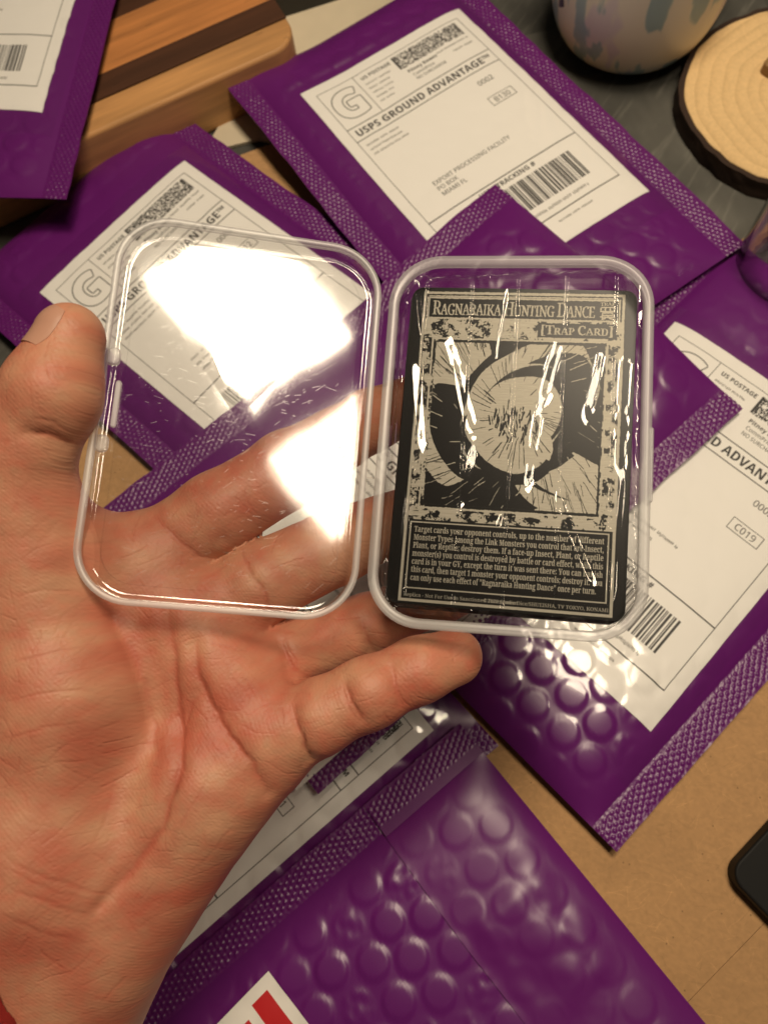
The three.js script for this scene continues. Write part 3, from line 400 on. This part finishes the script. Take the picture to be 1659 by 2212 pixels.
function surfaceNet(lo, hi, cell, sdf) {
  const n = [0, 1, 2].map((k) => Math.ceil((hi[k] - lo[k]) / cell) + 1), [nx, ny, nz] = n, F = new Float32Array(nx * ny * nz), id = (i, j, k) => (k * ny + j) * nx + i;
  const coarse = 4; // skip far cells
  F.fill(99);
  for (let k = 0; k < nz; k += coarse) for (let j = 0; j < ny; j += coarse) for (let i = 0; i < nx; i += coarse) {
    const c = sdf(lo[0] + (i + 1.5) * cell, lo[1] + (j + 1.5) * cell, lo[2] + (k + 1.5) * cell);
    const far = Math.abs(c) > coarse * cell * 1.4 + 1.5;
    for (let c2 = k; c2 < Math.min(k + coarse, nz); c2++) for (let b = j; b < Math.min(j + coarse, ny); b++) for (let a = i; a < Math.min(i + coarse, nx); a++) F[id(a, b, c2)] = far ? c : sdf(lo[0] + a * cell, lo[1] + b * cell, lo[2] + c2 * cell);
  }
  const vert = new Int32Array(nx * ny * nz).fill(-1), pos = [], idx = [];
  const corner = [[0, 0, 0], [1, 0, 0], [0, 1, 0], [1, 1, 0], [0, 0, 1], [1, 0, 1], [0, 1, 1], [1, 1, 1]], edge = [[0, 1], [2, 3], [4, 5], [6, 7], [0, 2], [1, 3], [4, 6], [5, 7], [0, 4], [1, 5], [2, 6], [3, 7]];
  for (let k = 0; k < nz - 1; k++) for (let j = 0; j < ny - 1; j++) for (let i = 0; i < nx - 1; i++) {
    const v = corner.map(([a, b, c]) => F[id(i + a, j + b, k + c)]); let neg = 0; for (const q of v) if (q < 0) neg++; if (!neg || neg === 8) continue;
    let x = 0, y = 0, z = 0, m = 0; for (const [a, b] of edge) if ((v[a] < 0) !== (v[b] < 0)) { const t = v[a] / (v[a] - v[b]); x += mix(corner[a][0], corner[b][0], t); y += mix(corner[a][1], corner[b][1], t); z += mix(corner[a][2], corner[b][2], t); m++; }
    vert[id(i, j, k)] = pos.length / 3; pos.push(lo[0] + (i + x / m) * cell, lo[1] + (j + y / m) * cell, lo[2] + (k + z / m) * cell);
  }
  const quad = (a, b, c, d, flip) => { if (a < 0 || b < 0 || c < 0 || d < 0) return; flip ? idx.push(a, c, b, a, d, c) : idx.push(a, b, c, a, c, d); };
  for (let k = 1; k < nz - 1; k++) for (let j = 1; j < ny - 1; j++) for (let i = 1; i < nx - 1; i++) { const s = F[id(i, j, k)] < 0;
    if (s !== F[id(i + 1, j, k)] < 0) quad(vert[id(i, j - 1, k - 1)], vert[id(i, j, k - 1)], vert[id(i, j, k)], vert[id(i, j - 1, k)], !s);
    if (s !== F[id(i, j + 1, k)] < 0) quad(vert[id(i - 1, j, k - 1)], vert[id(i - 1, j, k)], vert[id(i, j, k)], vert[id(i, j, k - 1)], !s);
    if (s !== F[id(i, j, k + 1)] < 0) quad(vert[id(i - 1, j - 1, k)], vert[id(i, j - 1, k)], vert[id(i, j, k)], vert[id(i - 1, j, k)], !s); }
  return { pos, idx };
}
const grad = (sdf, x, y, z, e = 0.35) => { const g = [sdf(x + e, y, z) - sdf(x - e, y, z), sdf(x, y + e, z) - sdf(x, y - e, z), sdf(x, y, z + e) - sdf(x, y, z - e)], l = Math.hypot(...g) || 1; return g.map((q) => q / l); };
const camM = new THREE.Matrix4().makeBasis(camR, camU, camF.clone().negate()).setPosition(EYE);
const toWorld = (p) => new V3(...p).applyMatrix4(camM);
// the palm's own axes for its texture: across and along the hand, tipped as the palm is
const palmO = toWorld(hp(250, 1700, 200)), palmX = new V3(0.93, 0.28, 0.24).normalize(), palmY = new V3(-0.3, 0.05, -0.95).addScaledVector(palmX, -(-0.3 * palmX.x + 0.05 * palmX.y - 0.95 * palmX.z)).normalize(), SKIN = 260;
const skinUV = (w) => { const d = w.clone().sub(palmO); return [d.dot(palmX) / SKIN + 0.4, d.dot(palmY) / SKIN + 0.36]; };
const TS = 1536, depthBuf = new Float32Array(TS * TS);
for (const c of creases) { const q = c.p.map((p) => { const [a, b] = skinUV(toWorld(p)); return [a * TS, b * TS]; }), wpx = c.w / SKIN * TS * 0.42;
  for (let i = 0; i + 1 < q.length; i++) { const [x0, y0] = q[i], [x1, y1] = q[i + 1], l = Math.hypot(x1 - x0, y1 - y0), N = Math.ceil(l * 1.2);
    for (let k = 0; k <= N; k++) { const f = k / N, fade = Math.min(1, 3 * Math.min((i + f) / (q.length - 1), 1 - (i + f) / (q.length - 1)) + 0.15), px = mix(x0, x1, f) + 2.2 * noise((x0 + f * l) / 14, y0 / 14, 2), py = mix(y0, y1, f) + 2.2 * noise((y0 + f * l) / 14, x0 / 14, 5), r = Math.ceil(wpx * 3);
      for (let b = -r; b <= r; b++) for (let a = -r; a <= r; a++) { const X = Math.round(px) + a, Y = Math.round(py) + b; if (X < 0 || Y < 0 || X >= TS || Y >= TS) continue; const e = c.d * fade * Math.exp(-((X - px) ** 2 + (Y - py) ** 2) / (2 * wpx * wpx)); if (e > depthBuf[Y * TS + X]) depthBuf[Y * TS + X] = e; } } } }
{ const R = rng(5); for (let k = 0; k < 3800; k++) { let x = R() * TS, y = R() * TS, a = 0.5 + 1.6 * fbm(x / 260, y / 260, 21, 2) * 2 + (R() < 0.3 ? 1.4 : 0) + (R() - 0.5) * 0.6; const l = 10 + R() * 46, d = 0.08 + R() * R() * 0.26; for (let s = 0; s < l; s++) { x += Math.cos(a); y += Math.sin(a); a += (R() - 0.5) * 0.25; for (let b = -1; b <= 1; b++) for (let c = -1; c <= 1; c++) { const X = Math.round(x) + c, Y = Math.round(y) + b; if (X >= 0 && Y >= 0 && X < TS && Y < TS) depthBuf[Y * TS + X] = Math.max(depthBuf[Y * TS + X], d * (b || c ? 0.45 : 1)); } } } }
const skinBump = dataMap(TS, TS, (x, y) => { const ridge = Math.sin((x * 0.8 + y * 0.6 + 26 * fbm(x / 120, y / 120, 1, 2)) * 1.35) * 0.018, pore = fbm(x / 3, y / 3, 6, 2) * 0.10; const v = 0.62 + ridge + pore - 0.55 * depthBuf[y * TS + x]; return [v, v, v]; }, false, false);
const skinMap = dataMap(TS / 2, TS / 2, (x, y) => { const X = x * 2, Y = y * 2, a = fbm(X / 130, Y / 130, 3, 4), b = fbm(X / 34, Y / 34, 7, 3), c = fbm(X / 9, Y / 9, 11, 2), d = depthBuf[Y * TS + X];
  const red = clamp(0.45 + a * 0.75 + b * 0.7 + c * 0.3 + d * 0.6), v = 1 + c * 0.07 + a * 0.04; return [mix(0.785, 0.70, red) * v, mix(0.575, 0.385, red) * v, mix(0.455, 0.305, red) * v]; }, true, false);
const skinMat = new THREE.MeshPhysicalMaterial({ map: skinMap, roughness: 0.52, bumpMap: skinBump, bumpScale: 0.0006, specularIntensity: 0.8, sheen: 0.25, sheenColor: lin(0.9, 0.35, 0.22), sheenRoughness: 0.5 });
const person = thing('person', 'bare left hand, palm up, holding the open clear card case', 'person');
{ const lo = [-160, -215, -262].map((q) => q * HS), hi = [40, 68, -158].map((q) => q * HS), { pos, idx } = surfaceNet(lo, hi, 1.15, hand);
  const P = [], N = [], T = [];
  for (let i = 0; i < pos.length; i += 3) { let p = [pos[i], pos[i + 1], pos[i + 2]]; for (let k = 0; k < 2; k++) { const g = grad(hand, ...p), e = hand(...p); p = p.map((q, a) => q - clamp(e, -0.6, 0.6) * g[a]); } const g = grad(hand, ...p), w = toWorld(p), n = new V3().addScaledVector(camR, g[0]).addScaledVector(camU, g[1]).addScaledVector(camF, -g[2]); P.push(w.x, w.y, w.z); N.push(n.x, n.y, n.z); T.push(...skinUV(w)); }
  const g = new THREE.BufferGeometry(); g.setAttribute('position', new THREE.Float32BufferAttribute(P, 3)); g.setAttribute('normal', new THREE.Float32BufferAttribute(N, 3)); g.setAttribute('uv', new THREE.Float32BufferAttribute(T, 2)); g.setIndex(idx);
  add('hand', g, skinMat, person);
  // thumbnail: a curved plate on the back of the thumb tip
  const c0 = march(92, 697), n0 = grad(hand0, ...c0), ax = [0.36, 0.93, 0.05], dot = ax[0] * n0[0] + ax[1] * n0[1] + ax[2] * n0[2], along = ax.map((q, k) => q - dot * n0[k]), al = Math.hypot(...along); along.forEach((q, k) => along[k] = q / al);
  const across = [n0[1] * along[2] - n0[2] * along[1], n0[2] * along[0] - n0[0] * along[2], n0[0] * along[1] - n0[1] * along[0]];
  const nail = (lift) => (a, b) => { const X = (a - 0.5) * 2, Y = (b - 0.5) * 2, k = 1 - 0.22 * Math.max(0, Math.abs(Y) - 0.4) ** 1.5 * 2, sx = X * 4.2 * k, sy = Y * 5.8; let p = c0.map((q, i) => q + across[i] * sx + along[i] * sy); for (let m = 0; m < 4; m++) { const g2 = grad(hand0, ...p), e = hand0(...p); p = p.map((q, i) => q - e * g2[i]); } const g2 = grad(hand0, ...p), l2 = lift + 0.25 * (1 - X * X) ; const w = toWorld(p.map((q, i) => q + g2[i] * l2)); return [w.x, w.y, w.z]; };
  add('thumbnail', slab(14, 16, nail(0.25), nail(-0.5)), new THREE.MeshPhysicalMaterial({ color: lin(0.50, 0.27, 0.19), roughness: 0.42 }), person);
  // sleeve end round the wrist
  const cuff = (lift) => (a, b) => { const v = 2095 + b * 330, u = 8 + (v - 2140) * 0.34 + 6 * Math.sin(v / 23) - a * 190; let p = march(u, v) ?? hp(u, v, 195); for (let k = 0; k < 3; k++) { const g2 = grad(hand0, ...p), e = hand0(...p); p = p.map((q, i) => q - e * g2[i]); } const g2 = grad(hand0, ...p), l = lift + 0.5 * Math.sin(u / 17 + v / 31) + 0.25 * noise(u / 5, v / 5, 4), w = toWorld(p.map((q, i) => q + g2[i] * l)); return [w.x, w.y, w.z]; };
  add('sleeve', slab(60, 90, cuff(3.6), cuff(0.9)), new THREE.MeshStandardMaterial({ color: lin(0.32, 0.015, 0.012), roughness: 0.95 }), person);
}

// ---------------------------------------------------------------- cutting board
{ const o = thing('cutting_board', 'thick wooden cutting board of alternating light and dark strips', 'cutting board');
  const top = 30, a = onPlane(183, 297, top), b = onPlane(585, 117, top), dirx = b.clone().sub(a).setY(0).normalize(), ang = Math.atan2(dirx.z, dirx.x);
  const e = onPlane(645, 78, top), len = e.clone().sub(a).dot(dirx);
  o.position.set((a.x + dirx.x * len) * MM, 0, (a.z + dirx.z * len) * MM); o.rotation.y = -ang;   // local x ends at 0, z goes away (negative) from the near edge
  const wood = (base, dark, seed) => { const t = dataMap(512, 256, (x, y) => { const v = fbm(x / 120, y / 9, seed, 4) * 0.16 + fbm(x / 30, y / 2.5, seed + 3, 2) * 0.07, k = hash3(x >> 3, y, seed) > 0.9985 ? -0.2 : 0, q = 1 + v + k; return [base[0] * q, base[1] * q, base[2] * q]; }, true); return new THREE.MeshStandardMaterial({ map: t, roughness: 0.5 }); };
  const light1 = wood([0.78, 0.58, 0.37], 0, 2), light2 = wood([0.75, 0.50, 0.29], 0, 7), dark = wood([0.31, 0.195, 0.13], 0, 12);
  const nz = (u, v) => { const p = onPlane(u, v, top); return -((p.x - a.x) * -dirx.z + (p.z - a.z) * dirx.x); };   // distance from the near edge
  const c1 = Math.abs(nz(400, 135)), c2 = Math.abs(nz(400, 88)), c3 = Math.abs(nz(280, 25));
  let z0 = 0; const cuts = [[Math.abs(nz(199, 222)), light1], [Math.abs(nz(219, 160)), dark], [Math.abs(nz(285, 25)) , light2], [Math.abs(nz(285, 25)) + 26, dark], [Math.abs(nz(285, 25)) + 70, light1]];
  cuts.forEach(([z1, m], i) => { const R = i ? 0 : 16, g0 = z0 + (i ? 0.05 : 0), sh = new THREE.Shape(); sh.moveTo(-420, g0); sh.lineTo(-R, g0); if (R) sh.absarc(-R, g0 + R, R, -Math.PI / 2, 0, false); sh.lineTo(0, z1); sh.lineTo(-420, z1);
    const g = new THREE.ExtrudeGeometry(sh, { depth: top - 4, bevelEnabled: true, bevelThickness: i ? 0.15 : 2.0, bevelSize: i ? 0.05 : 1.6, bevelOffset: i ? -0.05 : -1.6, bevelSegments: 3 }); g.rotateX(-Math.PI / 2); g.translate(0, i ? 2.15 + 1.8 : 2, 0);
    const p = g.attributes.position, uv = g.attributes.uv; for (let k = 0; k < p.count; k++) uv.setXY(k, p.getX(k) / 240, (p.getZ(k) + p.getY(k)) / 110); add('strip', g, m, o); z0 = z1; });
}
// ---------------------------------------------------------------- cream cloth, black tray behind
{ const pts = [[440, 330], [560, 300], [700, 330], [900, 120], [860, -60], [640, -60], [560, 120]].map(([u, v]) => pxz(u, v, 2));
  const map = dataMap(256, 256, (x, y) => { const v = 0.80 + fbm(x / 40, y / 40, 3, 4) * 0.1; return [v, v * 0.94, v * 0.82]; }, true);
  tag(add('paper_sheet', polySheet(pts, 0.4, 2.2), new THREE.MeshStandardMaterial({ map, roughness: 0.8 })), 'cream paper sheet between the cutting board and the mailers', 'paper');
  const o = thing('black_tray', 'black tray behind the cutting board', 'tray'), c = onPlane(790, -14, 0); o.position.set(c.x * MM, 0, c.z * MM); o.rotation.y = 0.12;
  add('base', new THREE.BoxGeometry(130, 3, 80).translate(0, 1.5, -40), new THREE.MeshStandardMaterial({ color: lin(0.012, 0.012, 0.012), roughness: 0.5 }), o);
  const rim = ring(132, 82, 8, [[0, 0], [0, 14], [-2.5, 14], [-2.5, 0]]); rim.rotateX(-Math.PI / 2).translate(0, 0, -40); add('rim', rim, new THREE.MeshStandardMaterial({ color: lin(0.012, 0.012, 0.012), roughness: 0.4 }), o);
}
// ---------------------------------------------------------------- cup
{ const o = thing('cup', 'rounded ceramic cup with a pastel blue and cream glaze', 'cup'), c = onPlane(1352, 70, 0); o.position.set(c.x * MM, 0, c.z * MM);
  const prof = [[0, 0], [26, 0], [31, 1.5], [38, 8], [43, 20], [45.5, 36], [46, 60], [45, 88], [44, 96], [42.8, 97], [42, 95], [42.5, 60], [41, 25], [36, 10], [0, 6]].map(([x, y]) => new THREE.Vector2(x, y));
  const g = new THREE.LatheGeometry(new THREE.SplineCurve(prof.slice(1, -1)).getPoints(60), 72);
  const map = dataMap(512, 256, (x, y) => { const u = x / 512 * 6.283, a = fbm(Math.cos(u) * 4 + 5, Math.sin(u) * 4, y / 34, 4), b = fbm(Math.cos(u) * 3 + 9, Math.sin(u) * 3, y / 40 + 9, 3), k = smooth(0.02, 0.12, a) * 0.75, pur = smooth(0.18, 0.28, b) * 0.6; let c1 = [0.86, 0.83, 0.77], c2 = [0.50, 0.62, 0.66], c3 = [0.78, 0.72, 0.79]; return [0, 1, 2].map((i) => mix(mix(c1[i], c3[i], pur), c2[i], k)); }, true);
  add('body', g, new THREE.MeshPhysicalMaterial({ map, roughness: 0.35 }), o);
  const mark = new THREE.TubeGeometry(new THREE.CatmullRomCurve3([[0, 70], [0.02, 56], [0.04, 44], [0.03, 34]].map(([da, y]) => { const an = Math.PI * 0.9 + da * 3, r = 45.6 - (y < 30 ? (30 - y) * 0.12 : 0); return new V3(Math.cos(an) * r, y, Math.sin(an) * r); })), 40, 1.6, 6);
  add('painted_mark', mark, new THREE.MeshPhysicalMaterial({ color: lin(0.03, 0.015, 0.05), roughness: 0.4 }), o);
}
// ---------------------------------------------------------------- slice of a log
{ const o = thing('wood_slice', 'pale round slice of a log with dark bark', 'wood slice'), TH = 11, c = onPlane(1726, 200, TH), Rr = 57; o.position.set(c.x * MM, 0, c.z * MM);
  const out = (a) => Rr * (1 + 0.045 * noise(Math.cos(a) * 1.6 + 3, Math.sin(a) * 1.6, 2) + 0.012 * noise(Math.cos(a) * 9, Math.sin(a) * 9, 4));
  const map = dataMap(768, 768, (x, y) => { const X = (x / 768 - 0.5) * 2 * Rr * 1.1, Y = (y / 768 - 0.5) * 2 * Rr * 1.1, a = Math.atan2(Y, X), r = Math.hypot(X - 6, Y + 4) / (1 + 0.05 * noise(Math.cos(a) * 1.6 + 3, Math.sin(a) * 1.6, 2)), w = r + 2.2 * fbm(X / 16, Y / 16, 4, 3), q = (w / 6.4) % 1, s = Math.pow(q, 3) * (0.07 + 0.07 * noise(Math.floor(w / 6.4) * 3.1, 2)), f = fbm(X / 1.2, Y / 1.2, 7, 2) * 0.05, v = 1 - s + f; return [0.90 * v, (0.765 - s * 0.12) * v, (0.555 - s * 0.2) * v]; }, true);
  const pts = Array.from({ length: 96 }, (_, i) => { const a = i / 96 * Math.PI * 2; return [Math.cos(a) * (out(a) - 1.8), Math.sin(a) * (out(a) - 1.8)]; });
  const g = new THREE.ExtrudeGeometry(shapeOf(pts), { depth: TH - 1, bevelEnabled: true, bevelThickness: 0.5, bevelSize: 0.5, bevelOffset: -0.5, bevelSegments: 2 }).translate(0, 0, 0.5); const p = g.attributes.position, uv = g.attributes.uv; for (let i = 0; i < p.count; i++) uv.setXY(i, p.getX(i) / (2.2 * Rr) + 0.5, p.getY(i) / (2.2 * Rr) + 0.5); g.rotateX(-Math.PI / 2);
  add('heartwood', g, new THREE.MeshStandardMaterial({ map, roughness: 0.7 }), o);
  const bark = (k, i) => sheetBark(i);
  function sheetBark() { const f = (off) => (a, b) => { const t = -a * Math.PI * 2, r = out(t) + off * (0.8 + 0.7 * fbm(Math.cos(t) * 12, Math.sin(t) * 12, b * 2, 3)) - 1.9 * (off < 0); return [Math.cos(t) * r, 0.2 + b * (TH - 0.7), -Math.sin(t) * r]; }; return slab(200, 8, f(1.2), f(-0.01)); }
  add('bark', sheetBark(), new THREE.MeshStandardMaterial({ color: lin(0.035, 0.018, 0.011), roughness: 0.9 }), o);
  // small wooden piece lying on it
  const q = thing('wood_chip', 'small brown wooden block lying on the log slice', 'wood block'), d = onPlane(1692, 146, TH); q.position.set(d.x * MM, TH * MM, d.z * MM); q.rotation.y = 0.6; add('block', plate(roundRect(22, 16, 3, 4).map(([x, y]) => [x, y]), 6, 0.8).rotateX(-Math.PI / 2), new THREE.MeshStandardMaterial({ color: lin(0.28, 0.16, 0.06), roughness: 0.6 }), q);
}
// ---------------------------------------------------------------- black slab on the right, scrap of cardboard and glass jar at the right edge
{ const o = add('black_slab', plate(roundRect(80, 150, 7, 8).map(([x, y]) => [x, y]), 8, 1, 3).rotateX(-Math.PI / 2), new THREE.MeshPhysicalMaterial({ color: lin(0.008, 0.008, 0.008), roughness: 0.6, specularIntensity: 0.4 }));
  const c = onPlane(1569, 1888, 11), d1 = onPlane(1659, 1790, 11).sub(c).normalize(), d2 = new V3(-d1.z, 0, d1.x);   // its corner, and the two edges that leave it
  const m = c.clone().addScaledVector(d1, 40).addScaledVector(d2, 75); o.rotation.y = -Math.atan2(d1.z, d1.x); o.position.set(m.x * MM, 3.2 * MM, m.z * MM); tag(o, 'black rounded slab lying on the kraft cardboard', 'slab');
  const s = thing('cardboard_scrap', 'torn strip of corrugated cardboard beside the glass jar', 'cardboard scrap'), a = onPlane(1565, 575, 8), b = onPlane(1690, 450, 8), dx = b.clone().sub(a), len = dx.length(); s.position.set(a.x * MM, 0, a.z * MM); s.rotation.y = -Math.atan2(dx.z, dx.x);
  add('liner', slab(60, 4, (p, q) => [p * len, 9 + 0.8 * fbm(p * 20, q * 2, 3, 2), (q - 0.5) * 6 + 0.8 * fbm(p * 24, 5, 1, 2)], (p, q) => [p * len, 0.2, (q - 0.5) * 6 + 0.8 * fbm(p * 24, 5, 1, 2)]), kraftMat, s);
  const j = thing('glass_jar', 'clear glass jar at the edge beyond the mailers', 'jar'), e = onPlane(1690, 610, 0); j.position.set(e.x * MM, 0, e.z * MM);
  add('glass', new THREE.LatheGeometry([[0, 0], [20, 0], [24, 2], [26, 8], [26, 50], [22, 58], [22, 64], [20.5, 64], [20.5, 58], [24, 50], [24, 9], [20, 4], [0, 4]].map(([x, y]) => new THREE.Vector2(x, y)), 48), new THREE.MeshPhysicalMaterial({ color: 0xffffff, transmission: 1, thickness: 2, roughness: 0.05, ior: 1.5 }), j);
}
scene.traverse((o) => { if (o.isMesh) o.castShadow = o.receiveShadow = true; });
renderer.render(scene, camera);
